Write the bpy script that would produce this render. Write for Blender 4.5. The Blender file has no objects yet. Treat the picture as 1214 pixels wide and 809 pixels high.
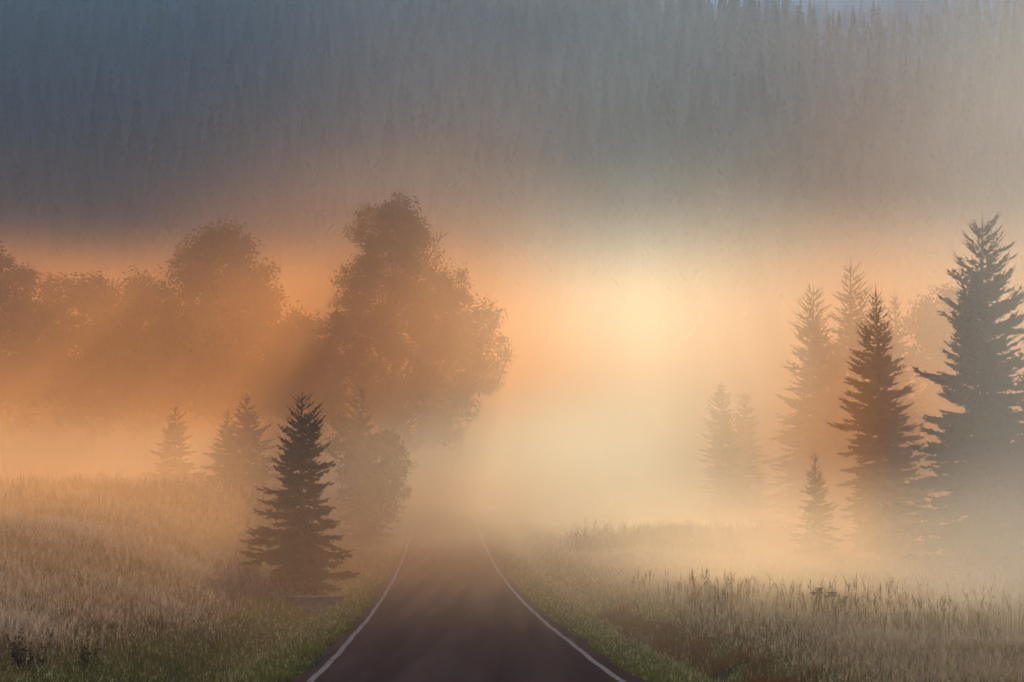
import bpy, math, random
import numpy as np
from mathutils import Vector

random.seed(7)
rng = np.random.default_rng(7)
scene = bpy.context.scene
COL = scene.collection
PI = math.pi
EYE = 1.6                      # eye height above the road under the camera
F_PX = 2360.0                  # focal length in photo pixels (70 mm lens)
PITCH = math.atan((580 - 404.5) / F_PX)

# ------------------------------------------------------------------ helpers
def ray(px, py):
    """direction through a photo pixel, scaled so that its y component is 1"""
    u, v = (px - 607) / F_PX, (404.5 - py) / F_PX
    c, s = math.cos(PITCH), math.sin(PITCH)
    x, y, z = u, c - v * s, s + v * c
    return x / y, z / y

def at(px, py, d):
    x, z = ray(px, py)
    return x * d, d, EYE + z * d

class MB:
    """collects vertices and polygons; build() links them as ONE mesh object"""
    def __init__(self):
        self.v, self.q, self.t, self.n, self.c = [], [], [], 0, []
    def add(self, verts, quads=None, tris=None, col=None):
        verts = np.asarray(verts, dtype=np.float32).reshape(-1, 3)
        if quads is not None and len(quads):
            self.q.append(np.asarray(quads, dtype=np.int32).reshape(-1, 4) + self.n)
        if tris is not None and len(tris):
            self.t.append(np.asarray(tris, dtype=np.int32).reshape(-1, 3) + self.n)
        self.v.append(verts)
        if col is not None:
            self.c.append(np.asarray(col, dtype=np.float32).reshape(-1, 3))
        self.n += len(verts)
    def tube(self, pts, radii, sides=6, cap=True):
        pts = np.asarray(pts, dtype=float); n = len(pts); radii = np.asarray(radii, dtype=float)
        tan = np.empty_like(pts)
        tan[1:-1] = pts[2:] - pts[:-2]; tan[0] = pts[1] - pts[0]; tan[-1] = pts[-1] - pts[-2]
        tan /= np.sqrt((tan * tan).sum(1))[:, None] + 1e-9
        x, y, z = tan.T
        if abs(z[0]) < .8: a = np.stack([y, -x, 0 * x], 1)       # tan x up
        else: a = np.stack([0 * x, z, -y], 1)                    # tan x (1, 0, 0)
        a /= np.sqrt((a * a).sum(1))[:, None] + 1e-9
        b = np.stack([y * a[:, 2] - z * a[:, 1], z * a[:, 0] - x * a[:, 2], x * a[:, 1] - y * a[:, 0]], 1)
        ang = np.arange(sides) * (2 * PI / sides)
        vs = (pts[:, None, :] + radii[:, None, None] * (np.cos(ang)[None, :, None] * a[:, None, :] + np.sin(ang)[None, :, None] * b[:, None, :])).reshape(-1, 3)
        k = np.arange(sides); k2 = (k + 1) % sides
        r = (np.arange(n - 1) * sides)[:, None]
        q = np.stack([r + k, r + k2, r + sides + k2, r + sides + k], 2).reshape(-1, 4)
        t = None
        if cap:
            vs = np.concatenate([vs, pts[:1], pts[-1:]])
            e0, e1 = np.full(sides, n * sides), np.full(sides, n * sides + 1)
            t = np.concatenate([np.stack([e0, k2, k], 1), np.stack([e1, (n - 1) * sides + k, (n - 1) * sides + k2], 1)])
        self.add(vs, q, t)
    def box(self, c, s, rz=0.0):
        x, y, z = s[0] / 2, s[1] / 2, s[2] / 2
        v = np.array([(a * x, b * y, e * z) for e in (-1, 1) for a, b in ((-1, -1), (1, -1), (1, 1), (-1, 1))])
        cr, sr = math.cos(rz), math.sin(rz)
        v = np.stack([v[:, 0] * cr - v[:, 1] * sr, v[:, 0] * sr + v[:, 1] * cr, v[:, 2]], 1) + np.array(c)
        self.add(v, [(3, 2, 1, 0), (4, 5, 6, 7), (0, 1, 5, 4), (1, 2, 6, 5), (2, 3, 7, 6), (3, 0, 4, 7)])
    def mesh(self, name, mat, smooth=False):
        me = bpy.data.meshes.new(name)
        v = np.concatenate(self.v)
        q = np.concatenate(self.q) if self.q else np.zeros((0, 4), np.int32)
        t = np.concatenate(self.t) if self.t else np.zeros((0, 3), np.int32)
        me.vertices.add(len(v)); me.vertices.foreach_set('co', v.ravel())
        loops = np.concatenate([q.ravel(), t.ravel()]).astype(np.int32)
        me.loops.add(len(loops)); me.loops.foreach_set('vertex_index', loops)
        me.polygons.add(len(q) + len(t))
        start = np.concatenate([np.arange(len(q)) * 4, len(q) * 4 + np.arange(len(t)) * 3]).astype(np.int32)
        me.polygons.foreach_set('loop_start', start)
        if smooth:
            me.polygons.foreach_set('use_smooth', np.ones(len(q) + len(t), dtype=bool))
        if self.c:
            a = me.attributes.new('tint', 'FLOAT_COLOR', 'POINT')
            c = np.concatenate(self.c)
            a.data.foreach_set('color', np.concatenate([c, np.ones((len(c), 1), np.float32)], 1).ravel())
        me.update(calc_edges=True)
        me.materials.append(mat)
        return me
    def build(self, name, mat, parent=None, smooth=False, loc=None):
        o = bpy.data.objects.new(name, self.mesh(name, mat, smooth))
        COL.objects.link(o)
        if parent is not None: o.parent = parent
        if loc is not None: o.location = loc
        return o

def tag(o, label=None, cat=None, group=None, kind=None):
    if label: o['label'] = label
    if cat: o['category'] = cat
    if group: o['group'] = group
    if kind: o['kind'] = kind
    return o

def empty(name, loc, label, cat, group=None, rz=0.0, sc=1.0):
    o = bpy.data.objects.new(name, None); COL.objects.link(o)
    o.location = loc; o.rotation_euler = (0, 0, rz); o.scale = (sc, sc, sc)
    o.empty_display_size = .3
    return tag(o, label, cat, group)

# ------------------------------------------------------------------ materials
def material(name):
    m = bpy.data.materials.new(name); m.use_nodes = True
    nt = m.node_tree; nt.nodes.clear()
    out = nt.nodes.new('ShaderNodeOutputMaterial')
    return m, nt, out

def noise(nt, scale, detail=4, vec=None, rough=.55):
    n = nt.nodes.new('ShaderNodeTexNoise'); n.inputs['Scale'].default_value = scale
    n.inputs['Detail'].default_value = detail; n.inputs['Roughness'].default_value = rough
    if vec is not None: nt.links.new(vec, n.inputs['Vector'])
    return n

def ramp(nt, fac, stops):
    r = nt.nodes.new('ShaderNodeValToRGB')
    e = r.color_ramp.elements
    while len(e) < len(stops): e.new(.5)
    for el, (p, c) in zip(e, stops):
        el.position = p; el.color = (*c, 1)
    nt.links.new(fac, r.inputs['Fac'])
    return r

def rough_mat(name, stops, scale, rough=.85, detail=6, spec=.25, bump=0.0, bscale=None, obj_coords=True):
    m, nt, out = material(name)
    tc = nt.nodes.new('ShaderNodeTexCoord')
    n = noise(nt, scale, detail, tc.outputs['Object'])
    r = ramp(nt, n.outputs['Fac'], stops)
    b = nt.nodes.new('ShaderNodeBsdfPrincipled')
    b.inputs['Roughness'].default_value = rough
    b.inputs['Specular IOR Level'].default_value = spec
    nt.links.new(r.outputs['Color'], b.inputs['Base Color'])
    if bump:
        n2 = noise(nt, bscale or scale * 4, 5, tc.outputs['Object'])
        bp = nt.nodes.new('ShaderNodeBump'); bp.inputs['Strength'].default_value = bump; bp.inputs['Distance'].default_value = .05
        nt.links.new(n2.outputs['Fac'], bp.inputs['Height']); nt.links.new(bp.outputs['Normal'], b.inputs['Normal'])
    nt.links.new(b.outputs['BSDF'], out.inputs['Surface'])
    return m

def leaf_mat(name, c1, c2, trans=.3, scale=.6):
    """foliage: diffuse with some light passing through, colour varying from clump to clump"""
    m, nt, out = material(name)
    tc = nt.nodes.new('ShaderNodeTexCoord')
    n = noise(nt, scale, 3, tc.outputs['Object'])
    r = ramp(nt, n.outputs['Fac'], [(.3, c1), (.7, c2)])
    d = nt.nodes.new('ShaderNodeBsdfDiffuse'); t = nt.nodes.new('ShaderNodeBsdfTranslucent')
    mx = nt.nodes.new('ShaderNodeMixShader'); mx.inputs[0].default_value = trans
    for s in (d, t): nt.links.new(r.outputs['Color'], s.inputs['Color'])
    nt.links.new(d.outputs[0], mx.inputs[1]); nt.links.new(t.outputs[0], mx.inputs[2])
    nt.links.new(mx.outputs[0], out.inputs['Surface'])
    return m

def blade_mat(name, trans=.45):
    m, nt, out = material(name)
    a = nt.nodes.new('ShaderNodeAttribute'); a.attribute_name = 'tint'
    d = nt.nodes.new('ShaderNodeBsdfDiffuse'); t = nt.nodes.new('ShaderNodeBsdfTranslucent')
    mx = nt.nodes.new('ShaderNodeMixShader'); mx.inputs[0].default_value = trans
    for s in (d, t): nt.links.new(a.outputs['Color'], s.inputs['Color'])
    nt.links.new(d.outputs[0], mx.inputs[1]); nt.links.new(t.outputs[0], mx.inputs[2])
    nt.links.new(mx.outputs[0], out.inputs['Surface'])
    return m

M = {}
M['bark'] = rough_mat('spruce bark', [(.3, (.035, .025, .018)), (.7, (.10, .075, .055))], 9, .9, bump=.5)
M['bark_oak'] = rough_mat('grey bark', [(.3, (.05, .04, .032)), (.7, (.13, .11, .09))], 4, .9, bump=.5)
M['needles'] = leaf_mat('spruce needles', (.046, .032, .010), (.088, .058, .019), .28, .7)
M['needles_far'] = leaf_mat('far spruce needles', (.020, .022, .014), (.025, .028, .017), .0, .05)
M['leaves'] = leaf_mat('broad leaves', (.060, .044, .012), (.10, .068, .022), .12, .35)
M['leaves_bush'] = leaf_mat('yellowing leaves', (.075, .050, .013), (.12, .080, .024), .18, .8)
M['blade'] = blade_mat('grass blades', .42)
M['weed'] = leaf_mat('dark weed leaves', (.025, .030, .012), (.05, .055, .02), .25, 6)
M['stalk'] = rough_mat('dry stalk', [(.3, (.06, .045, .03)), (.7, (.12, .09, .055))], 20, .9)
M['concrete'] = rough_mat('weathered concrete', [(.3, (.09, .075, .06)), (.7, (.20, .17, .14))], 5, .9, bump=.3)
M['hole_shade'] = rough_mat('painted pipe shade', [(.3, (.02, .018, .015)), (.7, (.04, .035, .03))], 8, .95)
M['post_white'] = rough_mat('white post', [(.3, (.62, .60, .56)), (.7, (.8, .79, .76))], 6, .5)
M['post_black'] = rough_mat('black band', [(.3, (.02, .02, .02)), (.7, (.04, .04, .04))], 6, .5)
M['post_wood'] = rough_mat('grey wood', [(.3, (.09, .075, .06)), (.7, (.2, .17, .14))], 10, .9, bump=.4)
M['track'] = rough_mat('pale gravel track', [(.3, (.30, .25, .19)), (.7, (.46, .40, .32))], 2.5, .9, bump=.4, bscale=30)

# ------------------------------------------------------------------ terrain
_yy = np.arange(-100, 1400, 1.0)
def smooth_table(ys, zs, win=25):
    t = np.interp(_yy, ys, zs)
    p = np.pad(t, win // 2, mode='edge')
    k = np.hanning(win + 2)[1:-1]; k /= k.sum()
    return np.convolve(p, k, 'valid')
T_ROAD = smooth_table([-100, 0, 31, 57.6, 76, 96, 116, 136, 162, 190, 220, 300], [2.6, -1.6, -3.0, -3.66, -3.90, -3.96, -3.75, -3.2, -2.35, -1.3, .1, 4.0])
T_LEFT = smooth_table([-100, 0, 30, 44, 70, 100, 125, 160, 200, 260, 300], [1.5, -1.5, -2.85, -2.5, -1.6, -0.75, -.75, -.9, .0, 2.5, 6])
T_RIGHT = smooth_table([-100, 0, 30, 50, 80, 130, 180, 240, 300], [1.8, -2.2, -3.25, -3.6, -4.1, -4.0, -3.2, -1.0, 4])
RIDGE_Y = 850.0
T_HILL = smooth_table([0, 270, 300, 340, 400, 480, RIDGE_Y, 900, 1000, 1400], [0, 0, 2.5, 14, 37, 66, 206, 207, 185, 90], 41)

def road_x(y): return 0.45 - 0.0365 * np.asarray(y, float)
def sstep(a, b, x):
    t = np.clip((x - a) / (b - a), 0, 1); return t * t * (3 - 2 * t)
def tab(t, y): return np.interp(y, _yy, t)

_wav = [(rng.uniform(0, 2 * PI), rng.uniform(0, 2 * PI)) for _ in range(24)]
def bumps(x, y, wl, k0, n=6):
    z = 0
    for k in range(n):
        a, ph = _wav[(k0 + k) % 24]
        w = wl * (0.6 + 0.25 * k)
        z = z + np.sin((x * math.cos(a) + y * math.sin(a)) * 2 * PI / w + ph)
    return z / n

def ground(x, y):
    x = np.asarray(x, float); y = np.asarray(y, float)
    s = x - road_x(y); a = np.abs(s)
    r = tab(T_ROAD, y)
    # left: verge, ditch, then the meadow bank
    left_meadow = tab(T_LEFT, y) + .22 * bumps(x, y, 9, 0) + .35 * bumps(x, y, 26, 5)
    wl = sstep(6.6, 13.5, a)
    base_l = r - .25 + .08 * bumps(x, y, 3.5, 9)
    zl = base_l * (1 - wl) + left_meadow * wl
    zl = zl - .62 * np.exp(-((a - 5.1) / 1.05) ** 2) * (1 - sstep(150, 200, y))
    right_meadow = tab(T_RIGHT, y) + .10 * bumps(x, y, 8, 3) + .16 * bumps(x, y, 25, 11)
    wr = sstep(4.6, 9.5, a)
    base_r = r - .30 + .06 * bumps(x, y, 3.0, 15)
    zr = base_r * (1 - wr) + right_meadow * wr
    zr = zr - .40 * np.exp(-((a - 5.0) / .9) ** 2)
    side = np.where(s < 0, zl, zr)
    v = sstep(2.62, 3.6, a)
    z = (r - .06) * (1 - v) + side * v
    hill = tab(T_HILL, y) - 20 * np.exp(-((x - 140) / 70) ** 2) * sstep(520, 830, y)      # a saddle in the ridge
    hw = sstep(270, 330, y)
    z = z * (1 - hw) + hw * 4.0 + hill + hw * (5 * bumps(x, y, 160, 2) + 2 * bumps(x, y, 60, 7)) * np.clip((y - 270) / 120, 0, 1)
    return z + EYE

def gz(x, y): return float(ground(np.array([x]), np.array([y]))[0])

def hit(px, py, d0=25, d1=320):
    """the ground point seen at a photo pixel"""
    xr, zr = ray(px, py)
    d = np.arange(d0, d1, .25)
    below = (EYE + zr * d) < ground(xr * d, d)
    i = int(np.argmax(below)) if below.any() else len(d) - 1
    return xr * d[i], d[i], gz(xr * d[i], d[i])

def grid_mesh(name, xs_of_y, ys, mat, lift=0.0, zf=ground, thick=None):
    mb = MB(); n = None
    rows = []
    for y in ys:
        xs = xs_of_y(y); n = len(xs)
        rows.append(np.stack([xs, np.full(n, y), zf(xs, np.full(n, y)) + lift], 1))
    v = np.concatenate(rows)
    i = np.arange(len(ys) - 1)[:, None] * n + np.arange(n - 1)[None, :]
    i = i.ravel()
    mb.add(v, np.stack([i, i + 1, i + n + 1, i + n], 1))
    return mb.build(name, mat, smooth=True)

def ground_mat():
    m, nt, out = material('meadow soil')
    tc = nt.nodes.new('ShaderNodeTexCoord')
    n1 = noise(nt, .35, 6, tc.outputs['Object']); n2 = noise(nt, 6.0, 5, tc.outputs['Object'])
    r1 = ramp(nt, n1.outputs['Fac'], [(.35, (.045, .055, .018)), (.5, (.085, .075, .032)), (.68, (.14, .105, .06))])
    r2 = ramp(nt, n2.outputs['Fac'], [(.3, (.45, .45, .45)), (.7, (1.2, 1.2, 1.2))])
    mx = nt.nodes.new('ShaderNodeMix'); mx.data_type = 'RGBA'; mx.blend_type = 'MULTIPLY'; mx.inputs[0].default_value = 1
    nt.links.new(r1.outputs[0], mx.inputs[6]); nt.links.new(r2.outputs[0], mx.inputs[7])
    b = nt.nodes.new('ShaderNodeBsdfDiffuse'); b.inputs['Roughness'].default_value = .8
    sp = nt.nodes.new('ShaderNodeSeparateXYZ'); nt.links.new(tc.outputs['Object'], sp.inputs[0])
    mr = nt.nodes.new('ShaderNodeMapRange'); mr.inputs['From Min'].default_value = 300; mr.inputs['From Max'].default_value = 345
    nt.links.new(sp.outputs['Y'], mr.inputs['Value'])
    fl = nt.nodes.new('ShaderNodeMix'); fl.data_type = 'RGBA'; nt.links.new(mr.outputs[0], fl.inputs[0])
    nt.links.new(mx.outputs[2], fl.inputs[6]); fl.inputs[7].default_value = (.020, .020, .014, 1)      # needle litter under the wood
    nt.links.new(fl.outputs[2], b.inputs['Color'])
    bp = nt.nodes.new('ShaderNodeBump'); bp.inputs['Strength'].default_value = .8; bp.inputs['Distance'].default_value = .12
    nt.links.new(n2.outputs['Fac'], bp.inputs['Height']); nt.links.new(bp.outputs['Normal'], b.inputs['Normal'])
    nt.links.new(b.outputs[0], out.inputs['Surface'])
    return m

ys = np.concatenate([np.arange(-60, 24, 4), np.arange(24, 100, .6), np.arange(100, 200, 1.2), np.arange(200, 330, 4), np.arange(330, 1261, 12)])
_f = np.concatenate([-(np.geomspace(40, 680, 26))[::-1], np.linspace(-38, -9, 60)[:-1], np.linspace(-9, 9, 91), np.linspace(9, 38, 60)[1:], np.geomspace(40, 680, 26)])
def ground_xs(y):
    w = 1 - sstep(250, 400, np.array(y))
    return _f + road_x(y) * w
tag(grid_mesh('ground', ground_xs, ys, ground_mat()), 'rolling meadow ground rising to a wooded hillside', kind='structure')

# ------------------------------------------------------------------ road
def road_mat():
    m, nt, out = material('asphalt')
    tc = nt.nodes.new('ShaderNodeTexCoord')
    mq = nt.nodes.new('ShaderNodeMapping'); mq.inputs['Scale'].default_value = (.9, .045, 1); nt.links.new(tc.outputs['Object'], mq.inputs['Vector'])
    n1 = noise(nt, 1.0, 5, mq.outputs[0]); n2 = noise(nt, 55, 3, tc.outputs['Object'])
    mp = nt.nodes.new('ShaderNodeMapping'); mp.inputs['Scale'].default_value = (1.4, .03, 1); mp.inputs['Rotation'].default_value = (0, 0, .0365)
    nt.links.new(tc.outputs['Object'], mp.inputs['Vector'])
    n3 = noise(nt, 1.0, 3, mp.outputs[0])
    r1 = ramp(nt, n1.outputs['Fac'], [(.3, (.120, .062, .044)), (.7, (.162, .088, .064))])
    r2 = ramp(nt, n2.outputs['Fac'], [(.3, (.5, .5, .5)), (.7, (1.5, 1.5, 1.5))])
    r3 = ramp(nt, n3.outputs['Fac'], [(.35, (.74, .74, .74)), (.65, (1.2, 1.2, 1.2))])
    cur = r1.outputs[0]
    for r in (r2, r3):
        mx = nt.nodes.new('ShaderNodeMix'); mx.data_type = 'RGBA'; mx.blend_type = 'MULTIPLY'; mx.inputs[0].default_value = 1
        nt.links.new(cur, mx.inputs[6]); nt.links.new(r.outputs[0], mx.inputs[7]); cur = mx.outputs[2]
    b = nt.nodes.new('ShaderNodeBsdfDiffuse'); b.inputs['Roughness'].default_value = .6
    nt.links.new(cur, b.inputs['Color'])
    bp = nt.nodes.new('ShaderNodeBump'); bp.inputs['Strength'].default_value = .5; bp.inputs['Distance'].default_value = .01
    nt.links.new(n2.outputs['Fac'], bp.inputs['Height']); nt.links.new(bp.outputs['Normal'], b.inputs['Normal'])
    nt.links.new(b.outputs[0], out.inputs['Surface'])
    return m

def road_z(x, y):
    s = x - road_x(y)
    return tab(T_ROAD, y) + EYE - .012 * s * s / 2.5       # slight camber
ysr = np.concatenate([np.arange(-55, 24, 3), np.arange(24, 270, 1.0)])
_edge = {}
def edge_wob(y): return .05 * np.sin(y * .9) + .04 * np.sin(y * .37 + 1) + .03 * np.sin(y * 2.3)
def road_xs(y):
    xs = np.linspace(-2.72, 2.78, 15); xs[0] += edge_wob(y); xs[-1] += edge_wob(y + 40)
    return xs + road_x(y)
tag(grid_mesh('road', road_xs, ysr, road_mat(), zf=road_z), 'narrow asphalt lane with white edge lines running into the mist', kind='structure')

def paint_mat():
    m, nt, out = material('worn white paint')
    tc = nt.nodes.new('ShaderNodeTexCoord')
    n1 = noise(nt, 9, 6, tc.outputs['Object'], .7)
    r1 = ramp(nt, n1.outputs['Fac'], [(.34, (.10, .075, .07)), (.50, (.23, .20, .20)), (.7, (.34, .31, .31))])
    b = nt.nodes.new('ShaderNodeBsdfDiffuse')
    nt.links.new(r1.outputs[0], b.inputs['Color']); nt.links.new(b.outputs[0], out.inputs['Surface'])
    return m
pm = paint_mat()
for s0 in (-2.5, 2.37):
    def line_xs(y, s0=s0):
        w = .012 * math.sin(y * 1.3) + .01 * math.sin(y * .41 + s0)
        return np.array([s0 + w, s0 + .055 + w, s0 + .11 + w]) + road_x(y)
    tag(grid_mesh('road_marking', line_xs, ysr, pm, lift=.005, zf=road_z),
        'white edge line along the %s side of the road' % ('left' if s0 < 0 else 'right'), kind='structure')

# gravel track curving through the far meadow on the right
def strip(mb, pts, w):
    pts = np.array(pts, float)
    t = np.linspace(0, len(pts) - 1, 40)
    px = np.interp(t, np.arange(len(pts)), pts[:, 0]); py = np.interp(t, np.arange(len(pts)), pts[:, 1])
    k = np.ones(5) / 5
    px[2:-2] = np.convolve(px, k, 'valid'); py[2:-2] = np.convolve(py, k, 'valid')
    tx, ty = np.gradient(px), np.gradient(py)
    l = np.hypot(tx, ty) + 1e-9
    nx, ny = -ty / l, tx / l
    a = np.stack([px + nx * w / 2, py + ny * w / 2], 1); b = np.stack([px - nx * w / 2, py - ny * w / 2], 1)
    v = np.concatenate([np.c_[a, ground(a[:, 0], a[:, 1]) + .05], np.c_[b, ground(b[:, 0], b[:, 1]) + .05]])
    n = len(t); i = np.arange(n - 1)
    mb.add(v, np.stack([i, i + 1, i + n + 1, i + n], 1))
mb = MB()
for line in ([(668, 612), (666, 605), (670, 598), (690, 592), (720, 588), (762, 585)], [(706, 616), (695, 608), (692, 602), (700, 595), (722, 590), (765, 586.5)]):
    strip(mb, [hit(*p)[:2] for p in line], 1.1)
tag(mb.build('dirt_track', M['track']), 'pale curving wheel ruts of a track in the far meadow', kind='structure')

# ------------------------------------------------------------------ spruces
def spruce_meshes(H, R, seed, leaders=1, sparse=1.0, low=0.03, kite=.06, taper=.8, fine=1.0, candelabra=False):
    """trunk mesh and crown mesh; whorls of branches carrying flat sprays of twigs"""
    g = np.random.default_rng(seed)
    tr = MB()
    n = 14
    tz = np.linspace(-.25, H, n)
    bend = np.stack([.012 * H * np.sin(tz / H * 2.2 + seed), .012 * H * np.cos(tz / H * 1.7 + seed), tz], 1)
    bend[:, :2] -= bend[0, :2]
    r0 = .011 * H + .03
    rad = r0 * np.clip(1 - np.maximum(tz, 0) / H, 0, 1) ** .8 + .012
    tr.tube(bend, rad, 7)
    def axis(z): return np.array([np.interp(z, tz, bend[:, 0]), np.interp(z, tz, bend[:, 1])])
    if leaders > 1:
        zt = .66 * H; a = axis(zt)
        tr.tube([[a[0], a[1], zt], [a[0] - .10, a[1] + .05, zt + .25], [a[0] - .17, a[1] + .04, .93 * H], [a[0] - .16, a[1] + .02, .985 * H]], [.035, .03, .016, .01], 6)
    cr = MB()
    V, Q = [], []
    def kites(p, d, L, w, up):
        """arrays of kite-shaped needle sprays, two crossed quads each"""
        d = d / (np.linalg.norm(d, axis=1)[:, None] + 1e-9)
        s = np.cross(d, up); s /= np.linalg.norm(s, axis=1)[:, None] + 1e-9
        u = np.cross(s, d)
        for side, k in ((s, 1.0), (u, .75)):
            q = np.stack([p, p + d * L[:, None] * .45 + side * (w * k)[:, None], p + d * L[:, None], p + d * L[:, None] * .45 - side * (w * k)[:, None]], 1)
            V.append(q.reshape(-1, 3))
    whorl = .25 + .011 * H
    z = low * H + .1
    zs = []
    while z < H * .955:
        zs.append(z); z += whorl * g.uniform(.75, 1.25)
    for iz, z in enumerate(zs):
        t = z / H
        nb = int(g.integers(6, 9)) if t < .85 else int(g.integers(4, 6))
        nb = max(3, int(round(nb * sparse)))
        a0 = g.uniform(0, 2 * PI)
        for b in range(nb + (7 if t < .75 else 2)):
            inter = b >= nb
            ang = a0 + b * 2 * PI / nb + g.uniform(-.3, .3)
            prof = (1 - t) ** taper * (.55 + .45 * min(1, t / .2)) * (1 if t < .7 else 1 + .25 * (t - .7))
            L = R * prof * g.uniform(.52, 1.18) * (.62 if inter else 1) + .10
            if g.random() < .07: L *= 1.22
            L *= 1 + .16 * math.sin(ang * 1.0 + 5 * t + seed) + .10 * math.sin(ang * 2 + 9 * t + 2 * seed)
            elev = math.radians(-12 + 50 * max(0, t - .3) / .7 + g.uniform(-16, 14))
            zb = z + (g.uniform(-.5, .5) * whorl if inter else g.uniform(-.2, .2) * whorl)
            m = 6
            u = np.linspace(0, 1, m)
            droop = -.20 * L * u ** 1.6 * (1 - t) + .17 * L * u ** 3.2
            rr = u * L * math.cos(elev)
            hz = u * L * math.sin(elev) + droop
            c = axis(zb)
            ang_u = ang + g.uniform(-.18, .18) * u
            P = np.stack([c[0] + rr * np.cos(ang_u), c[1] + rr * np.sin(ang_u), zb + hz], 1)
            tr.tube(P, np.linspace(.012 + .006 * L, .004, m), 4, cap=False)
            lines = [(P, L)]
            if L > .55:
                for f, sgn in ((g.uniform(.3, .5), 1), (g.uniform(.35, .6), -1)):
                    q0 = np.array([np.interp(f, u, P[:, k]) for k in range(3)])
                    a2 = ang + sgn * g.uniform(.35, .75); l2_ = L * (1 - f) * g.uniform(.55, 1.0)
                    dz = (P[-1, 2] - q0[2]) / max(1e-3, L * (1 - f)) * l2_ + g.uniform(-.16, .05) * l2_
                    P2 = np.stack([q0[0] + u * l2_ * math.cos(a2), q0[1] + u * l2_ * math.sin(a2), q0[2] + dz * u + .08 * l2_ * u ** 3], 1)
                    tr.tube(P2, np.linspace(.008 + .003 * L, .003, m), 4, cap=False)
                    lines.append((P2, l2_))
            for P, L in lines:
                thin = 1.0 if t < .6 else max(.45, 1 - (t - .6) * 1.5)
                nt = max(4, int(L / (.055 / fine) * thin))
                uu = np.sort(g.uniform(.06 if t > .5 else .12, 1.0, nt))
                p = np.stack([np.interp(uu, u, P[:, k]) for k in range(3)], 1)
                dirb = np.gradient(P, axis=0); dirb /= np.linalg.norm(dirb, axis=1)[:, None] + 1e-9
                d = np.stack([np.interp(uu, u, dirb[:, k]) for k in range(3)], 1)
                sidev = np.cross(d, [0, 0, 1]); sidev /= np.linalg.norm(sidev, axis=1)[:, None] + 1e-9
                sg = np.where(g.random(nt) < .5, 1, -1)[:, None]
                spread = g.uniform(.35, 1.2, nt)[:, None]
                hang = -.75 * (1 - t) - .1
                td = d + sidev * sg * spread + np.array([0, 0, 1.0]) * g.uniform(hang, .35, nt)[:, None]
                tl = (.05 + .30 * L ** .8 * (1.04 - uu) ** .6) * g.uniform(.45, 1.25, nt) * (.75 if t > .8 else 1)
                tl = np.clip(tl, .06, .75)
                kites(p, td, tl, np.clip(kite * g.uniform(.7, 1.3, nt), .01, .3 * tl), np.tile([0, 0, 1.0], (nt, 1)))
                # sub-twigs off the longer twigs
                big = tl > .16 / fine
                if big.any():
                    nbg = int(big.sum())
                    tdn = td[big] / np.linalg.norm(td[big], axis=1)[:, None]
                    for f in (.3, .5, .7, .85):
                        for s2 in (1, -1):
                            pb = p[big] + tdn * (tl[big] * f * g.uniform(.8, 1.15, nbg))[:, None]
                            sd = np.cross(tdn, [0, 0, 1]); sd /= np.linalg.norm(sd, axis=1)[:, None] + 1e-9
                            d2 = tdn * .9 + sd * s2 * g.uniform(.4, 1.1, nbg)[:, None] + np.array([0, 0, 1.0]) * g.uniform(-.8, .3, nbg)[:, None]
                            l2 = tl[big] * (.55 - .3 * f) * g.uniform(.6, 1.3, nbg)
                            kites(pb, d2, l2 + .025, np.full(nbg, kite * .8), np.tile([0, 0, 1.0], (nbg, 1)))
                # needles clothing the branch itself, and its tip
                pb = P[1:-1]; kites(pb, dirb[1:-1], np.full(m - 2, L / (m - 1) * 1.3), np.full(m - 2, kite * .8), np.tile([0, 0, 1.0], (m - 2, 1)))
                kites(P[-1:], dirb[-1:] + np.array([[0, 0, .25]]), np.array([.10 + .05 * L]), np.array([kite * .55]), np.array([[0, 0, 1.0]]))
    # leader shoots
    tops = [(axis(H)[0], axis(H)[1], H)]
    if leaders > 1: tops.append((axis(.66 * H)[0] - .16, axis(.66 * H)[1] + .02, .985 * H))
    for x, y, zt in tops:
        k = 10
        for j in range(k):
            zz = zt - (j + .5) * .07 * H / k * 1.6
            aa = g.uniform(0, 2 * PI)
            d = np.array([[math.cos(aa) * .5, math.sin(aa) * .5, .9]])
            kites(np.array([[x, y, zz]]), d, np.array([.10 + .012 * j]), np.array([.016]), np.array([[1.0, 0, .1]]))
    if candelabra:
        for j in range(5):
            aa = j * 2 * PI / 5 + .4
            zb = H * .945
            c = axis(zb)
            P = [[c[0], c[1], zb], [c[0] + .35 * math.cos(aa), c[1] + .35 * math.sin(aa), zb + .05], [c[0] + .42 * math.cos(aa), c[1] + .42 * math.sin(aa), zb + .35 + .05 * j]]
            tr.tube(P, [.03, .025, .012], 5)
            kites(np.array(P[1:2]), np.array([[.1 * math.cos(aa), .1 * math.sin(aa), 1]]), np.array([.42]), np.array([.05]), np.array([[1.0, 0.2, 0]]))
    v = np.concatenate(V)
    cr.add(v, np.arange(len(v)).reshape(-1, 4))
    return tr.mesh('trunk', M['bark']), cr.mesh('crown', M['needles'])

def link_part(name, me, parent):
    o = bpy.data.objects.new(name, me); COL.objects.link(o); o.parent = parent
    return o

def spruce(px, py_top, d, R, label, seed, group=None, rz=None, **kw):
    x, y, zt = at(px, py_top, d)
    zb = gz(x, y)
    H = zt - zb
    e = empty('spruce_tree', (x, y, zb - .04), label, 'tree', group, rz if rz is not None else random.uniform(0, 6.28))
    tr, cr = spruce_meshes(H, R, seed, **kw)
    link_part('trunk', tr, e); link_part('crown', cr, e)
    return e

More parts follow.
